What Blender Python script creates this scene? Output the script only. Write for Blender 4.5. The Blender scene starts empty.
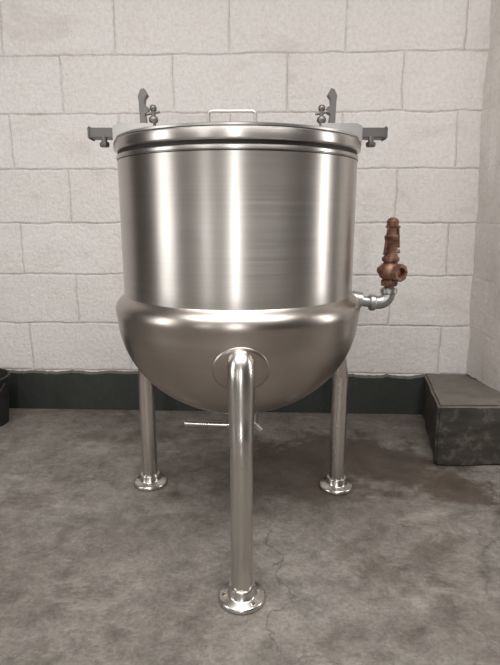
import bpy, bmesh, math, random
from mathutils import Vector, Matrix
from mathutils import noise as mn
random.seed(3)
scene = bpy.context.scene
KX = -0.035   # kettle axis

# ---------------------------------------------------------------- helpers
def new_mat(name):
    m = bpy.data.materials.new(name); m.use_nodes = True
    nt = m.node_tree
    return m, nt, nt.nodes["Principled BSDF"]
def N(nt, t, **kw):
    n = nt.nodes.new(t)
    for k, v in kw.items(): setattr(n, k, v)
    return n
def L(nt, a, b): nt.links.new(a, b)
def ramp(nt, fac, stops):
    r = N(nt, "ShaderNodeValToRGB")
    e = r.color_ramp.elements
    while len(e) < len(stops): e.new(0.5)
    for i, (p, c) in enumerate(stops):
        e[i].position = p; e[i].color = (*c, 1) if len(c) == 3 else c
    L(nt, fac, r.inputs[0]); return r
def noise(nt, vec, scale, detail=4, rough=0.55, dist=0):
    n = N(nt, "ShaderNodeTexNoise")
    n.inputs["Scale"].default_value = scale; n.inputs["Detail"].default_value = detail
    n.inputs["Roughness"].default_value = rough; n.inputs["Distortion"].default_value = dist
    L(nt, vec, n.inputs["Vector"]); return n
def mapping(nt, vec, scale=(1,1,1), loc=(0,0,0)):
    m = N(nt, "ShaderNodeMapping"); m.inputs["Scale"].default_value = scale
    m.inputs["Location"].default_value = loc; L(nt, vec, m.inputs["Vector"]); return m
def mix(nt, fac, a, b, blend='MIX'):
    m = N(nt, "ShaderNodeMix", data_type='RGBA', blend_type=blend)
    if isinstance(fac, (int, float)): m.inputs[0].default_value = fac
    else: L(nt, fac, m.inputs[0])
    for i, v in ((6, a), (7, b)):
        if isinstance(v, tuple): m.inputs[i].default_value = (*v, 1)
        else: L(nt, v, m.inputs[i])
    return m.outputs[2]
def bump(nt, h, strength, dist, bsdf, prev=None):
    b = N(nt, "ShaderNodeBump"); b.inputs["Strength"].default_value = strength
    b.inputs["Distance"].default_value = dist; L(nt, h, b.inputs["Height"])
    if prev: L(nt, prev.outputs[0], b.inputs["Normal"])
    L(nt, b.outputs[0], bsdf.inputs["Normal"]); return b

# ---------------------------------------------------------------- materials
def steel(name, col=(0.56,0.535,0.50), rough=0.24, aniso=0.7, brush=(3,3,160), tang=True, bmp=0.0, rot=0.0, var=0.15, grain=0.04):
    m, nt, b = new_mat(name)
    tc = N(nt, "ShaderNodeTexCoord")
    mp = mapping(nt, tc.outputs["Object"], brush)
    n = noise(nt, mp.outputs[0], 1.0, 5, 0.6)
    n2 = noise(nt, tc.outputs["Object"], 5, 4, 0.6)
    c = mix(nt, n2.outputs[0], tuple(x*(1-var) for x in col), tuple(min(1,x*(1+var)) for x in col))
    gr = ramp(nt, n.outputs[0], [(0.3,(1-grain,)*3),(0.7,(1+grain,)*3)])
    c = mix(nt, 1.0, c, gr.outputs[0], 'MULTIPLY')
    L(nt, c, b.inputs["Base Color"])
    r = N(nt, "ShaderNodeMapRange"); r.inputs[3].default_value = rough*0.88; r.inputs[4].default_value = rough*1.12
    L(nt, n.outputs[0], r.inputs[0]); L(nt, r.outputs[0], b.inputs["Roughness"])
    b.inputs["Metallic"].default_value = 1
    b.inputs["Anisotropic"].default_value = aniso
    b.inputs["Anisotropic Rotation"].default_value = rot
    if tang:
        t = N(nt, "ShaderNodeTangent"); t.direction_type='RADIAL'; t.axis='Z'
        L(nt, t.outputs[0], b.inputs["Tangent"])
    if bmp: bump(nt, n.outputs[0], bmp, 0.0015, b)
    return m
M_body = steel("brushed_steel_body", col=(0.54,0.515,0.485), rough=0.37, aniso=0.83, brush=(2,2,170), rot=0.25)
M_bowl = steel("brushed_steel_bowl", col=(0.45,0.405,0.37), rough=0.32, aniso=0.35, brush=(3,3,40), rot=0.25, var=0.22)  # darker and browner than the shell: floor reflection put into the base colour
M_leg = steel("satin_steel_leg", col=(0.60,0.57,0.535), rough=0.28, aniso=0.0, brush=(40,40,6), tang=False)
M_hard = steel("steel_hardware", col=(0.46,0.445,0.425), rough=0.38, aniso=0.0, brush=(30,30,30), tang=False)
M_dark = steel("aged_steel_bar", col=(0.17,0.16,0.15), rough=0.45, aniso=0.0, brush=(30,30,30), tang=False)
M_gap = steel("painted_gap_shade", col=(0.05,0.047,0.043), rough=0.6, aniso=0.0, brush=(30,30,30), tang=False)  # near-black colour paints the shade in the gaps under the rim
M_galv = steel("galvanised_fitting", col=(0.44,0.44,0.43), rough=0.40, aniso=0.0, brush=(60,60,60), tang=False)

m, nt, b = new_mat("tarnished_brass"); M_brass = m
tc = N(nt, "ShaderNodeTexCoord"); n = noise(nt, tc.outputs["Object"], 45, 6, 0.65)
r = ramp(nt, n.outputs[0], [(0.3,(0.050,0.022,0.016)),(0.5,(0.17,0.078,0.050)),(0.72,(0.33,0.20,0.135))])
L(nt, r.outputs[0], b.inputs["Base Color"]); b.inputs["Metallic"].default_value=0.4; b.inputs["Roughness"].default_value=0.55
bump(nt, n.outputs[0], 0.4, 0.002, b)

m, nt, b = new_mat("black_plastic"); M_rub = m
tc = N(nt, "ShaderNodeTexCoord"); n = noise(nt, tc.outputs["Object"], 30)
r = ramp(nt, n.outputs[0], [(0.3,(0.008,0.008,0.008)),(0.7,(0.02,0.02,0.019))])
L(nt, r.outputs[0], b.inputs["Base Color"]); b.inputs["Roughness"].default_value=0.6

def wall_mat(name, tint=(1,1,1), ox=0.85, oz=-0.223, joints=1.0):
    m, nt, b = new_mat(name)
    tc = N(nt, "ShaderNodeTexCoord")
    sx = N(nt, "ShaderNodeSeparateXYZ"); L(nt, tc.outputs["Object"], sx.inputs[0])
    add = N(nt, "ShaderNodeMath", operation='ADD'); L(nt, sx.outputs[0], add.inputs[0]); L(nt, sx.outputs[1], add.inputs[1])
    cx = N(nt, "ShaderNodeCombineXYZ"); L(nt, add.outputs[0], cx.inputs[0]); L(nt, sx.outputs[2], cx.inputs[1])
    mp = mapping(nt, cx.outputs[0], loc=(ox, oz, 0))
    wob = noise(nt, tc.outputs["Object"], 6, 5, 0.6)
    vm = N(nt, "ShaderNodeVectorMath", operation='MULTIPLY_ADD')
    L(nt, wob.outputs["Color"], vm.inputs[0]); vm.inputs[1].default_value = (0.028,0.028,0); L(nt, mp.outputs[0], vm.inputs[2])
    def brick(ms, sm):
        k = N(nt, "ShaderNodeTexBrick"); L(nt, vm.outputs[0], k.inputs["Vector"])
        k.inputs["Scale"].default_value = 1; k.inputs["Brick Width"].default_value=0.516
        k.inputs["Row Height"].default_value=0.247; k.inputs["Mortar Size"].default_value=ms
        k.inputs["Mortar Smooth"].default_value=sm; k.inputs["Bias"].default_value=0
        k.inputs["Color1"].default_value=(0,0,0,1); k.inputs["Color2"].default_value=(1,1,1,1)
        return k
    wide = brick(0.009, 1.0); thin = brick(0.0023, 0.8); cell = brick(0.0, 0.0)
    n1 = noise(nt, tc.outputs["Object"], 1.3, 4, 0.6); n2 = noise(nt, tc.outputs["Object"], 60, 6, 0.75)
    n3 = noise(nt, tc.outputs["Object"], 8, 6, 0.7); n4 = noise(nt, tc.outputs["Object"], 11, 5, 0.6)
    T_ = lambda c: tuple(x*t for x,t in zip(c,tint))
    base = mix(nt, n1.outputs[0], T_((0.62,0.58,0.555)), T_((0.76,0.725,0.70)))
    vc = N(nt,"ShaderNodeMapRange"); vc.inputs[3].default_value=0.0; vc.inputs[4].default_value=0.3
    L(nt, cell.outputs["Color"], vc.inputs[0])
    base = mix(nt, vc.outputs[0], base, T_((0.82,0.79,0.77)))
    rp = ramp(nt, n2.outputs[0], [(0.3,(0.80,0.79,0.78)),(0.6,(1,1,1))])
    base = mix(nt, 0.9, base, rp.outputs[0], 'MULTIPLY')
    ms_ = mapping(nt, tc.outputs["Object"], (1.6,1,3.2)); nd = noise(nt, ms_.outputs[0], 1.6, 8, 0.72, 0.8)
    sd = ramp(nt, nd.outputs[0], [(0.52,(0,0,0)),(0.72,(0.55,0.55,0.55))])
    base = mix(nt, sd.outputs[0], base, T_((0.49,0.445,0.41)))
    sc = ramp(nt, n3.outputs[0], [(0.60,(0,0,0)),(0.70,(0.4,0.4,0.4))])
    base = mix(nt, sc.outputs[0], base, T_((0.47,0.425,0.39)))
    brk = ramp(nt, n3.outputs[0], [(0.38,(0.10*joints,)*3),(0.58,(0.85*joints,)*3)])
    mm = N(nt,"ShaderNodeMath",operation='MULTIPLY'); L(nt, thin.outputs["Fac"], mm.inputs[0]); L(nt, brk.outputs[0], mm.inputs[1])
    base = mix(nt, mm.outputs[0], base, T_((0.30,0.26,0.23)))
    L(nt, base, b.inputs["Base Color"]); b.inputs["Roughness"].default_value=0.75
    b.inputs["Specular IOR Level"].default_value=0.3
    inv = N(nt,"ShaderNodeMath",operation='SUBTRACT'); inv.inputs[0].default_value=1; L(nt, wide.outputs["Fac"], inv.inputs[1])
    b1 = bump(nt, inv.outputs[0], 0.6*joints, 0.007, b)
    b2 = bump(nt, n4.outputs[0], 0.5, 0.016, b, b1)
    bump(nt, n2.outputs[0], 0.85, 0.007, b, b2)
    return m
M_wall = wall_mat("painted_block_wall")
M_pillar = wall_mat("painted_render_pillar", tint=(1.06,1.05,1.04), joints=0.35)
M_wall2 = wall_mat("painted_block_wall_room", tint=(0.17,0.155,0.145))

def green_mat(name, dark, light, chips, thr=0.66, amt=0.7, topd=(0.09,0.085,0.07), topl=(0.22,0.205,0.18), upf=0.75, bs=0.6):
    m, nt, b = new_mat(name)
    tc = N(nt, "ShaderNodeTexCoord"); n = noise(nt, tc.outputs["Object"], 3.5, 6, 0.65); n2 = noise(nt, tc.outputs["Object"], 22, 6, 0.7)
    c = mix(nt, n.outputs[0], dark, light)
    ch = ramp(nt, n2.outputs[0], [(thr,(0,0,0)),(thr+0.08,(amt,)*3)])
    c = mix(nt, ch.outputs[0], c, chips)
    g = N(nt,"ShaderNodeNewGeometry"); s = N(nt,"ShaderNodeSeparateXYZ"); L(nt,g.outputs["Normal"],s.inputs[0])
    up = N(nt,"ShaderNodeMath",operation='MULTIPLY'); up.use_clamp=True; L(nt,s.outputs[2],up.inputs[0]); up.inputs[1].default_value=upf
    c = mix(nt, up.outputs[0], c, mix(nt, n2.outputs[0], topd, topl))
    L(nt, c, b.inputs["Base Color"]); b.inputs["Roughness"].default_value=0.65
    b.inputs["Specular IOR Level"].default_value=0.3
    bump(nt, n2.outputs[0], bs, 0.008, b)
    return m
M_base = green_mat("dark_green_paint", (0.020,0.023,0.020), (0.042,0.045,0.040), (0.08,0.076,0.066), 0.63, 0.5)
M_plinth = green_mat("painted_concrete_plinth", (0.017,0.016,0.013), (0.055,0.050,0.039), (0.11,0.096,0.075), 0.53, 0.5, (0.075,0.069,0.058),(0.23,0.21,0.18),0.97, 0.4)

m, nt, b = new_mat("worn_concrete_floor"); M_floor = m
tc = N(nt, "ShaderNodeTexCoord"); O = tc.outputs["Object"]
na = noise(nt, O, 1.6, 6, 0.62, 0.4); nb = noise(nt, O, 9, 8, 0.74, 0.3); nc = noise(nt, O, 90, 5, 0.75); nd = noise(nt, O, 28, 6, 0.7)
c = ramp(nt, na.outputs[0], [(0.30,(0.138,0.120,0.103)),(0.5,(0.192,0.172,0.152)),(0.70,(0.250,0.230,0.208))]).outputs[0]
rb = ramp(nt, nb.outputs[0], [(0.34,(0.5,0.475,0.44)),(0.5,(0.95,0.95,0.95)),(0.72,(1.35,1.33,1.30))]).outputs[0]
c = mix(nt, 0.8, c, rb, 'MULTIPLY')
rd = ramp(nt, nd.outputs[0], [(0.3,(0.65,0.64,0.62)),(0.7,(1.3,1.3,1.3))]).outputs[0]
c = mix(nt, 0.7, c, rd, 'MULTIPLY')
rc = ramp(nt, nc.outputs[0], [(0.3,(0.6,0.6,0.6)),(0.7,(1.3,1.3,1.3))]).outputs[0]
c = mix(nt, 0.8, c, rc, 'MULTIPLY')
wn = noise(nt, O, 3.0, 8, 0.72)
sb = N(nt,"ShaderNodeVectorMath",operation='SUBTRACT'); L(nt,wn.outputs["Color"],sb.inputs[0]); sb.inputs[1].default_value=(0.5,0.5,0.5)
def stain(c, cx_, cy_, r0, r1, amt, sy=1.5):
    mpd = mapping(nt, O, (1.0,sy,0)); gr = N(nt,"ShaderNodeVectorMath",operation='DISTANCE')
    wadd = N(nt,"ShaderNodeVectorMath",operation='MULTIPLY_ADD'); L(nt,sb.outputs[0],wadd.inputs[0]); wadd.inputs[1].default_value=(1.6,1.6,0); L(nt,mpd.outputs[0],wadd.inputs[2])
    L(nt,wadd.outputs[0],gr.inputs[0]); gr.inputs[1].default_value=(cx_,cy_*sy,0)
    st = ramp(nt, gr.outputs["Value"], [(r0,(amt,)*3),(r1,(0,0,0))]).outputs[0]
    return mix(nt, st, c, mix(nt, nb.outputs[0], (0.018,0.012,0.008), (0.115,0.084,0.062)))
mps = mapping(nt, O, (1.2,3.0,1)); ns = noise(nt, mps.outputs[0], 2.2, 8, 0.75, 0.6)
rs = ramp(nt, ns.outputs[0], [(0.55,(0,0,0)),(0.66,(0.6,0.6,0.6))]).outputs[0]
c = mix(nt, rs, c, (0.33,0.295,0.26))
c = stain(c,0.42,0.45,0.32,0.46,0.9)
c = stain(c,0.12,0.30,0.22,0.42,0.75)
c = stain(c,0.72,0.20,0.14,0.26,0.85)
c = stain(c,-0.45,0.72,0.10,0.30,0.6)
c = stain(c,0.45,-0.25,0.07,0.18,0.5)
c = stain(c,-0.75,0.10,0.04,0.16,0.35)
vo = N(nt, "ShaderNodeTexVoronoi", feature='DISTANCE_TO_EDGE'); vo.inputs["Scale"].default_value=0.8
wv = noise(nt, O, 4, 5, 0.6); va = N(nt,"ShaderNodeVectorMath",operation='MULTIPLY_ADD')
L(nt, wv.outputs["Color"], va.inputs[0]); va.inputs[1].default_value=(0.35,0.35,0); L(nt, O, va.inputs[2]); L(nt, va.outputs[0], vo.inputs["Vector"])
rv = ramp(nt, vo.outputs["Distance"], [(0.0,(1,1,1)),(0.004,(0,0,0))]).outputs[0]
cm = ramp(nt, na.outputs[0], [(0.44,(0,0,0)),(0.56,(0.6,)*3)]).outputs[0]
c = mix(nt, mix(nt, 1.0, rv, cm, 'MULTIPLY'), c, (0.05,0.042,0.034))
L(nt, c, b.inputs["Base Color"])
rr = ramp(nt, na.outputs[0], [(0.3,(0.5,)*3),(0.7,(0.7,)*3)]); L(nt, rr.outputs[0], b.inputs["Roughness"])
b1 = bump(nt, nb.outputs[0], 0.5, 0.022, b); bump(nt, nc.outputs[0], 0.4, 0.004, b, b1)

m, nt, b = new_mat("grey_ceiling_paint"); M_ceil = m
tc = N(nt, "ShaderNodeTexCoord"); n = noise(nt, tc.outputs["Object"], 3)
c = mix(nt, n.outputs[0], (0.28,0.27,0.26), (0.34,0.33,0.32)); L(nt, c, b.inputs["Base Color"])

# ---------------------------------------------------------------- mesh helpers
def finish(bm, name, mat, parent=None, smooth=True, angle=40):
    me = bpy.data.meshes.new(name)
    bmesh.ops.recalc_face_normals(bm, faces=bm.faces)
    bm.to_mesh(me); bm.free()
    ob = bpy.data.objects.new(name, me); scene.collection.objects.link(ob)
    me.materials.append(mat)
    if smooth:
        for p in me.polygons: p.use_smooth = True
        me.set_sharp_from_angle(angle=math.radians(angle))
    if parent: ob.parent = parent
    return ob
def lathe_bm(bm, prof, segs=96, mtx=Matrix()):
    rings = []
    for r, z in prof:
        if r < 1e-5: rings.append([bm.verts.new(mtx @ Vector((0,0,z)))])
        else: rings.append([bm.verts.new(mtx @ Vector((r*math.cos(2*math.pi*i/segs), r*math.sin(2*math.pi*i/segs), z))) for i in range(segs)])
    for a, c in zip(rings, rings[1:]):
        for i in range(segs):
            j = (i+1) % segs
            if len(a) == 1 and len(c) == 1: continue
            if len(a) == 1: bm.faces.new((a[0], c[i], c[j]))
            elif len(c) == 1: bm.faces.new((a[i], a[j], c[0]))
            else: bm.faces.new((a[i], a[j], c[j], c[i]))
def box_bm(bm, c, s, bev=0.0, rot=None):
    t = bmesh.new(); bmesh.ops.create_cube(t, size=1)
    bmesh.ops.scale(t, vec=s, verts=t.verts)
    if bev: bmesh.ops.bevel(t, geom=t.edges[:], offset=bev, segments=2, affect='EDGES')
    if rot: bmesh.ops.rotate(t, matrix=rot, verts=t.verts)
    bmesh.ops.translate(t, vec=c, verts=t.verts)
    me = bpy.data.meshes.new("t"); t.to_mesh(me); t.free(); bm.from_mesh(me); bpy.data.meshes.remove(me)
def tube_bm(bm, pts, rad, segs=20, cap=True):
    pts = [Vector(p) for p in pts]; rads = rad if isinstance(rad, (list,tuple)) else [rad]*len(pts)
    prev = None; rings=[]
    for i, p in enumerate(pts):
        d = (pts[min(i+1,len(pts)-1)] - pts[max(i-1,0)]).normalized()
        if prev is None:
            u = d.orthogonal().normalized()
        else:
            u = (prev - d*prev.dot(d)).normalized()
        prev = u; v = d.cross(u)
        rings.append([bm.verts.new(p + rads[i]*(u*math.cos(2*math.pi*k/segs)+v*math.sin(2*math.pi*k/segs))) for k in range(segs)])
    for a, c in zip(rings, rings[1:]):
        for k in range(segs): bm.faces.new((a[k], a[(k+1)%segs], c[(k+1)%segs], c[k]))
    if cap: bm.faces.new(rings[0]); bm.faces.new(rings[-1])
def smooth_path(pts, n=8):
    P = [Vector(p) for p in pts]; out=[]
    for i in range(len(P)-1):
        p0=P[max(i-1,0)];p1=P[i];p2=P[i+1];p3=P[min(i+2,len(P)-1)]
        for k in range(n):
            t=k/n
            out.append(0.5*((2*p1)+(-p0+p2)*t+(2*p0-5*p1+4*p2-p3)*t*t+(-p0+3*p1-3*p2+p3)*t**3))
    out.append(P[-1]); return out
def axis_m(loc, direction):
    q = Vector(direction).to_track_quat('Z','Y')
    return Matrix.Translation(loc) @ q.to_matrix().to_4x4()

# ---------------------------------------------------------------- room
def quad_box(name, mn_, mx, mat, rotz=0, bev=0):
    bm = bmesh.new(); c = [(a+b)/2 for a,b in zip(mn_,mx)]; s=[b-a for a,b in zip(mn_,mx)]
    box_bm(bm, c, s, bev); ob = finish(bm, name, mat, smooth=False); ob.rotation_euler.z = rotz; return ob
YAW = math.radians(-2.4)
WY = 0.955
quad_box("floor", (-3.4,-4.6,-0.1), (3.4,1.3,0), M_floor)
quad_box("ceiling", (-3.4,-4.6,3.0), (3.4,1.3,3.1), M_ceil)
w = quad_box("wall_back", (-3.3,0,0), (3.3,0.12,3.0), M_wall); w.location=(0,WY,0); w.rotation_euler.z=YAW
bm = bmesh.new(); nseg=420; x0,x1=-3.2,1.0
prev=None; wz=0
for i in range(nseg+1):
    x=x0+(x1-x0)*i/nseg; wz=0.9*wz+random.uniform(-0.002,0.002)
    zt=0.200+0.003*math.sin(i*0.31)+wz+(0.004 if random.random()<0.04 else 0); yo=-0.016+random.uniform(-0.0008,0.0008)
    vs=[bm.verts.new((x,yo,0)),bm.verts.new((x,yo,zt-0.007)),bm.verts.new((x,yo+0.006,zt)),bm.verts.new((x,0.0,zt+0.003))]
    if prev:
        for k in range(3): bm.faces.new((prev[k],vs[k],vs[k+1],prev[k+1]))
    prev=vs
bb = finish(bm,"baseboard_back",M_base); bb.location=(0,WY,0); bb.rotation_euler.z=YAW
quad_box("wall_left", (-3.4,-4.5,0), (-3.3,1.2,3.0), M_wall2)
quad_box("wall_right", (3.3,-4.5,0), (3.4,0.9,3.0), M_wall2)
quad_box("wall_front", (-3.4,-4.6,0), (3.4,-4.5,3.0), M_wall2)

def rough_block(name, b4, t4, mat, bev, nz, amp, seed, fr=7):
    bm=bmesh.new(); v=[bm.verts.new(p) for p in b4]+[bm.verts.new(p) for p in t4]
    bm.faces.new(v[:4]); bm.faces.new(v[4:])
    for i in range(4):
        j=(i+1)%4; bm.faces.new((v[i],v[j],v[4+j],v[4+i]))
    bmesh.ops.recalc_face_normals(bm, faces=bm.faces)
    bmesh.ops.bevel(bm, geom=bm.edges[:], offset=bev, segments=3, affect='EDGES')
    bmesh.ops.subdivide_edges(bm, edges=[e for e in bm.edges if e.calc_length()>0.1], cuts=nz, use_grid_fill=True)
    bm.normal_update()
    zmin=min(p.co.z for p in bm.verts)
    for p in bm.verts:
        d=mn.fractal(p.co*fr+Vector((seed,0,0)),0.8,2.0,4)
        q=p.co+p.normal*amp*d
        if p.co.z<zmin+0.001: q.z=p.co.z
        p.co=q
    return finish(bm,name,mat,angle=60)
rough_block("pillar", [(1.080,0.42,0.20),(1.7,0.42,0.20),(1.7,0.97,0.20),(1.080,0.97,0.20)],
               [(1.000,0.42,2.99),(1.7,0.42,2.99),(1.7,0.97,2.99),(1.000,0.97,2.99)], M_pillar, 0.02, 30, 0.014, 2, 5)
rough_block("pillar_plinth", [(0.745,0.345,0),(1.9,0.345,0),(1.9,0.93,0),(0.88,0.93,0)],
                      [(0.742,0.350,0.258),(1.9,0.350,0.258),(1.9,0.93,0.215),(0.88,0.93,0.210)], M_plinth, 0.010, 28, 0.007, 5)

# ---------------------------------------------------------------- kettle
K = bpy.data.objects.new("steam_jacketed_kettle", None); scene.collection.objects.link(K)
K.location=(KX,0,0)
bm=bmesh.new()
lathe_bm(bm, [(0.338,0.745),(0.3415,0.760),(0.342,0.80),(0.342,0.95),(0.342,1.140),(0.3422,1.1405),(0.3445,1.142),(0.345,1.145),(0.3445,1.149),(0.3422,1.151),
  (0.338,1.152),(0.338,1.158)],160)
lathe_bm(bm,[(0.338,1.161),(0.346,1.162),(0.3495,1.165),(0.3505,1.170),(0.3505,1.180),(0.3495,1.186),(0.346,1.189),(0.341,1.190),(0.335,1.188),(0.333,1.18),(0.333,0.76)],160)
finish(bm,"kettle_shell",M_body,K,angle=35)
bm=bmesh.new(); lathe_bm(bm,[(0.336,1.150),(0.340,1.151),(0.340,1.163),(0.336,1.164)],160); finish(bm,"rim_groove_shade",M_gap,K)  # dark ring standing in for shade inside the groove
bm=bmesh.new(); lathe_bm(bm,[(0.340,1.1365),(0.3425,1.137),(0.3425,1.1395),(0.340,1.140)],160); finish(bm,"rim_seam_shade",M_gap,K)  # thin dark ring painting the shade line below the bead
a,bq,zc=0.365,0.313,0.705
prof=[(0.341,0.766),(0.344,0.762),(0.350,0.757),(0.359,0.749),(0.3655,0.739),(0.3685,0.728),(0.3685,0.716),(0.3665,0.708)]
for i in range(2,41):
    t=math.radians(90*i/40); prof.append((a*math.cos(t), zc-bq*math.sin(t)))
prof[-1]=(0,zc-bq)
bm=bmesh.new(); lathe_bm(bm,prof,160); finish(bm,"jacket_bowl",M_bowl,K)
bm=bmesh.new(); lathe_bm(bm,[(0.0,1.190),(0.338,1.190),(0.343,1.192),(0.343,1.197),(0.338,1.199),(0.25,1.203),(0.0,1.206)],128); finish(bm,"flat_lid",M_hard,K)
bm=bmesh.new(); box_bm(bm,(0,0.0,1.207),(0.60,0.05,0.008),0.002)
for x in (-0.16,0,0.16): tube_bm(bm,[(x-0.035,0.0,1.214),(x+0.035,0,1.214)],0.007)
finish(bm,"lid_hinge",M_hard,K)
bm=bmesh.new(); hx=-0.008; hy=-0.265; w=0.056
p=[(hx-w,hy,1.197),(hx-w,hy,1.224)]
for i in range(7):
    t=math.radians(90*i/6); p.append((hx-w+0.008-0.008*math.cos(t),hy,1.226+0.008*math.sin(t)))
for i in range(7):
    t=math.radians(90*i/6); p.append((hx+w-0.008+0.008*math.sin(t),hy,1.226+0.008*math.cos(t)))
p+= [(hx+w,hy,1.224),(hx+w,hy,1.197)]
tube_bm(bm,p,0.0042,12); finish(bm,"lid_handle",M_hard,K)
def poly_extr(bm, pts, y0, y1):
    f=[bm.verts.new((x,y0,z)) for x,z in pts]; g=[bm.verts.new((x,y1,z)) for x,z in pts]
    bm.faces.new(f); bm.faces.new(g)
    for i in range(len(pts)):
        j=(i+1)%len(pts); bm.faces.new((f[i],f[j],g[j],g[i]))
for s in (-1,1):
    nm='left' if s<0 else 'right'
    bm=bmesh.new()
    box_bm(bm,(s*0.375,-0.01,1.218),(0.095,0.05,0.028),0.003)
    box_bm(bm,(s*0.419,-0.01,1.218),(0.008,0.058,0.034),0.003)
    tube_bm(bm,[(s*0.378,-0.03,1.210),(s*0.378,-0.03,1.184)],0.008,16)
    lathe_bm(bm,[(0,1.180),(0.012,1.180),(0.014,1.184),(0.014,1.191),(0.010,1.194),(0,1.194)],6,Matrix.Translation((s*0.378,-0.03,0)))
    finish(bm,"support_bar_"+nm,M_dark,K,angle=30)
    bm=bmesh.new()
    poly_extr(bm,[(s*0.235,1.190),(s*0.350,1.190),(s*0.350,1.234),(s*0.335,1.242),(s*0.235,1.242)],-0.045,0.03)
    finish(bm,"bracket_plate_"+nm,M_hard,K,smooth=False)
    bm=bmesh.new(); c=0.266
    poly_extr(bm,[(s*(c+0.010),1.230),(s*(c+0.012),1.30),(s*(c+0.014),1.318),(s*(c+0.006),1.335),(s*(c-0.004),1.338),(s*(c-0.012),1.322),
                  (s*(c-0.004),1.312),(s*(c-0.002),1.296),(s*(c-0.013),1.288),(s*(c-0.013),1.276),(s*(c-0.003),1.27),(s*(c-0.008),1.230)],-0.020,0.012)
    finish(bm,"lid_stop_"+nm,M_dark,K,smooth=False)
    bm=bmesh.new(); x=s*0.236
    tube_bm(bm,[(x,-0.03,1.23),(x,-0.03,1.285)],0.006,12)
    lathe_bm(bm,[(0,-0.008),(0.009,-0.008),(0.013,-0.003),(0.013,0.004),(0.009,0.009),(0,0.009)],14,Matrix.Translation((x,-0.03,1.252)))
    t=bmesh.new(); bmesh.ops.create_uvsphere(t,u_segments=14,v_segments=8,radius=0.010,matrix=Matrix.Translation((x,-0.03,1.283)))
    me=bpy.data.meshes.new("t"); t.to_mesh(me); t.free(); bm.from_mesh(me)
    tube_bm(bm,[(x-0.018,-0.03,1.268),(x+0.018,-0.03,1.274)],0.004,10)
    finish(bm,"clamp_screw_"+nm,M_dark,K)

def leg(idx, ang, rfoot=0.400):
    d=Vector((math.cos(ang),math.sin(ang),0))
    def P(r,z): return d*r+Vector((0,0,z))
    pts=smooth_path([P(0.30,0.652),P(0.346,0.642),P(0.366,0.618),P(0.374,0.57),P(0.383,0.50),P(rfoot-0.002,0.43),P(rfoot,0.36),P(rfoot,0.20),P(rfoot,0.03)],8)
    rad=[]
    for q in pts: rad.append(0.035 if q.z>0.58 else (0.0295+0.0055*max(0,(q.z-0.44)/0.14) if q.z>0.44 else 0.0285))
    bm=bmesh.new(); tube_bm(bm,pts,rad,32)
    T=Matrix.Translation(P(rfoot,0))
    lathe_bm(bm,[(0.0,0.0),(0.058,0.0),(0.062,0.003),(0.062,0.011),(0.058,0.015),(0.040,0.017),(0.036,0.021),(0.036,0.038),(0.034,0.042),(0.028,0.043)],48,T)
    for k in range(3):
        aa=ang+0.6+k*2.094
        lathe_bm(bm,[(0,0.013),(0.006,0.013),(0.006,0.018),(0,0.019)],6,Matrix.Translation(P(rfoot,0)+Vector((0.049*math.cos(aa),0.049*math.sin(aa),0))))
    finish(bm,"leg_%d"%idx,M_leg,K,angle=45)
    bm=bmesh.new(); z0=0.612; rings=[]
    def surf(u,v,off):
        th=math.asin(max(-1,min(1,(zc-z0)/bq)))+v/0.34
        r=(a+off)*math.cos(th); z=zc-(bq+off)*math.sin(th); an=ang+u/r
        return Vector((r*math.cos(an),r*math.sin(an),z))
    for rr_,of in ((0.0,0.005),(0.03,0.005),(0.064,0.004),(0.071,0.0025),(0.075,-0.002)):
        rings.append([bm.verts.new(surf(rr_*math.cos(2*math.pi*k/48),rr_*math.sin(2*math.pi*k/48),of)) for k in range(48)] if rr_>0 else [bm.verts.new(surf(0,0,of))])
    for A,B in zip(rings,rings[1:]):
        for k in range(48):
            j=(k+1)%48
            if len(A)==1: bm.faces.new((A[0],B[k],B[j]))
            else: bm.faces.new((A[k],A[j],B[j],B[k]))
    finish(bm,"leg_pad_%d"%idx,M_bowl,K)
leg(1, math.radians(-88.0)); leg(2, math.radians(27.0)); leg(3, math.radians(148.5))

# bottom outlet and its horizontal lever
bm=bmesh.new()
tube_bm(bm,[(0.035,0,0.40),(0.035,0,0.335)],0.026,24)
lathe_bm(bm,[(0,0.372),(0.036,0.372),(0.038,0.376),(0.038,0.384),(0.036,0.388),(0,0.388)],32,Matrix.Translation((0.035,0,0)))
tube_bm(bm,[(0.035,-0.055,0.345),(0.035,0.05,0.345)],0.021,24)
tube_bm(bm,[(0.035,-0.055,0.36),(0.068,-0.055,0.328)],0.010,14)
finish(bm,"drain_valve",M_hard,K)
bm=bmesh.new()
tube_bm(bm,[(0.04,-0.07,0.352),(-0.05,-0.07,0.354),(-0.150,-0.07,0.358)],0.0075,14)
tube_bm(bm,[(-0.138,-0.07,0.3575),(-0.168,-0.07,0.359)],0.0095,14)
finish(bm,"drain_lever",M_leg,K)

bm=bmesh.new()
vx=0.462; pz=0.728
tube_bm(bm,[(0.34,0,pz+0.012),(0.378,0,pz+0.006)],0.026,28)
tube_bm(bm,[(0.37,0,pz+0.006),(0.415,0,pz)],0.0165,24)
lathe_bm(bm,[(0,-0.010),(0.022,-0.010),(0.0255,-0.006),(0.0255,0.006),(0.022,0.010),(0,0.010)],24,axis_m((0.412,0,pz),(1,0,0)))
el=[(0.412,0,pz)]
for i in range(9):
    t=math.radians(90*i/8); el.append((vx-0.03+0.03*math.sin(t),0,pz+0.03-0.03*math.cos(t)))
tube_bm(bm,el,0.0205,24)
lathe_bm(bm,[(0,-0.009),(0.022,-0.009),(0.0255,-0.005),(0.0255,0.006),(0.022,0.009),(0,0.009)],24,Matrix.Translation((vx,0,pz+0.036)))
finish(bm,"inlet_elbow",M_galv,K)
bm=bmesh.new(); T=Matrix.Translation((vx,0,0))
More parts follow.
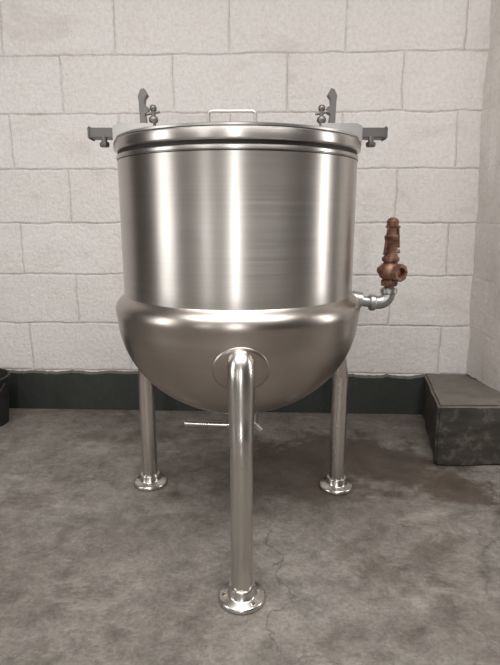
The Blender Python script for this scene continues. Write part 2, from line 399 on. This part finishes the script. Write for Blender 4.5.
lathe_bm(bm,[(0,0.762),(0.015,0.762),(0.015,0.778),(0.024,0.780),(0.026,0.786),(0.026,0.796),(0.022,0.800)],8,T)
lathe_bm(bm,[(0.018,0.798),(0.030,0.806),(0.036,0.820),(0.036,0.830),(0.030,0.842),(0.021,0.850),(0.021,0.853),(0.026,0.856),(0.026,0.866),(0.020,0.870),
  (0.017,0.900),(0.020,0.906),(0.020,0.918),(0.022,0.921),(0.022,0.930),(0.015,0.936),(0.013,0.955),(0.017,0.958),(0.018,0.974),(0.014,0.980),(0.008,0.984),(0.0,0.985)],28,T)
lathe_bm(bm,[(0,0),(0.020,0),(0.020,0.028),(0.027,0.030),(0.027,0.046),(0.017,0.046),(0.016,0.030),(0,0.030)],8,axis_m((vx,0,0.823),(0.55,-0.85,0)))
lathe_bm(bm,[(0,0),(0.012,0),(0.012,0.036),(0.008,0.040),(0,0.040)],12,axis_m((vx,0,0.828),(-1,-0.2,0)))
box_bm(bm,(vx-0.017,-0.004,0.915),(0.006,0.014,0.085),0.002,Matrix.Rotation(math.radians(6),3,'Y'))
box_bm(bm,(vx,-0.004,0.957),(0.044,0.012,0.007),0.002)
tube_bm(bm,[(vx-0.022,-0.004,0.885),(vx+0.024,-0.004,0.885)],0.006,10)
box_bm(bm,(vx+0.018,-0.004,0.925),(0.006,0.014,0.06),0.002,Matrix.Rotation(math.radians(-5),3,'Y'))
finish(bm,"relief_valve",M_brass,K,angle=35)

# ---------------------------------------------------------------- black bucket at far left edge
bm=bmesh.new()
lathe_bm(bm,[(0,0),(0.105,0),(0.110,0.006),(0.128,0.225),(0.136,0.228),(0.138,0.236),(0.134,0.241),(0.126,0.240),(0.108,0.02),(0,0.015)],64)
hp=[]
for i in range(17):
    t=math.pi*i/16; hp.append((0.134*math.cos(t),-0.03-0.12*math.sin(t),0.215-0.09*math.sin(t)))
tube_bm(bm,hp,0.004,8)
bk=finish(bm,"plastic_bucket",M_rub); bk.location=(-1.292,0.79,0)

# ---------------------------------------------------------------- lights
def area(name, loc, target, sx, sy, power, col=(1,1,1)):
    l=bpy.data.lights.new(name,'AREA'); l.shape='RECTANGLE'; l.size=sx; l.size_y=sy; l.energy=power; l.color=col
    o=bpy.data.objects.new(name,l); scene.collection.objects.link(o); o.location=loc
    o.rotation_euler=(Vector(target)-Vector(loc)).to_track_quat('-Z','Y').to_euler(); return o
area("streak_light_rear",(-0.14,-4.45,1.5),(-0.14,0,1.5),0.16,2.4,38,(1,0.99,0.98))  # added narrow light for the central streak on the steel; no window built
area("streak_light_rear_wide",(-2.3,-4.45,1.6),(-2.3,0,1.6),0.6,2.0,16,(1,0.98,0.97))  # added second light on the rear wall for steel streaks, not a window
area("streak_light_right",(3.25,-0.40,1.6),(0,-0.40,1.6),0.45,2.2,28,(1,0.98,0.96))  # added light aimed to streak the kettle's right side; wall is solid
area("streak_light_left",(-3.25,-1.5,1.6),(0,-1.5,1.6),1.0,2.2,38,(1,0.98,0.96))  # added light for the softer streak on the left; wall has no opening
area("ceiling_light",(0,-1.4,2.95),(0,-1.4,0),3.4,1.3,118,(1,0.98,0.955))
wd=bpy.data.worlds.new("world"); scene.world=wd; wd.use_nodes=True
wd.node_tree.nodes["Background"].inputs[0].default_value=(0.9,0.92,1,1); wd.node_tree.nodes["Background"].inputs[1].default_value=0.3

# ---------------------------------------------------------------- camera
cd=bpy.data.cameras.new("camera"); cam=bpy.data.objects.new("camera",cd); scene.collection.objects.link(cam)
cd.sensor_fit='HORIZONTAL'; cd.sensor_width=36; cd.lens=36*524/500; cd.clip_start=0.02
cam.location=(0,-1.6,0.996); cam.rotation_euler=(math.radians(90-12.8),0,0)
scene.camera=cam
scene.view_settings.view_transform='Standard'
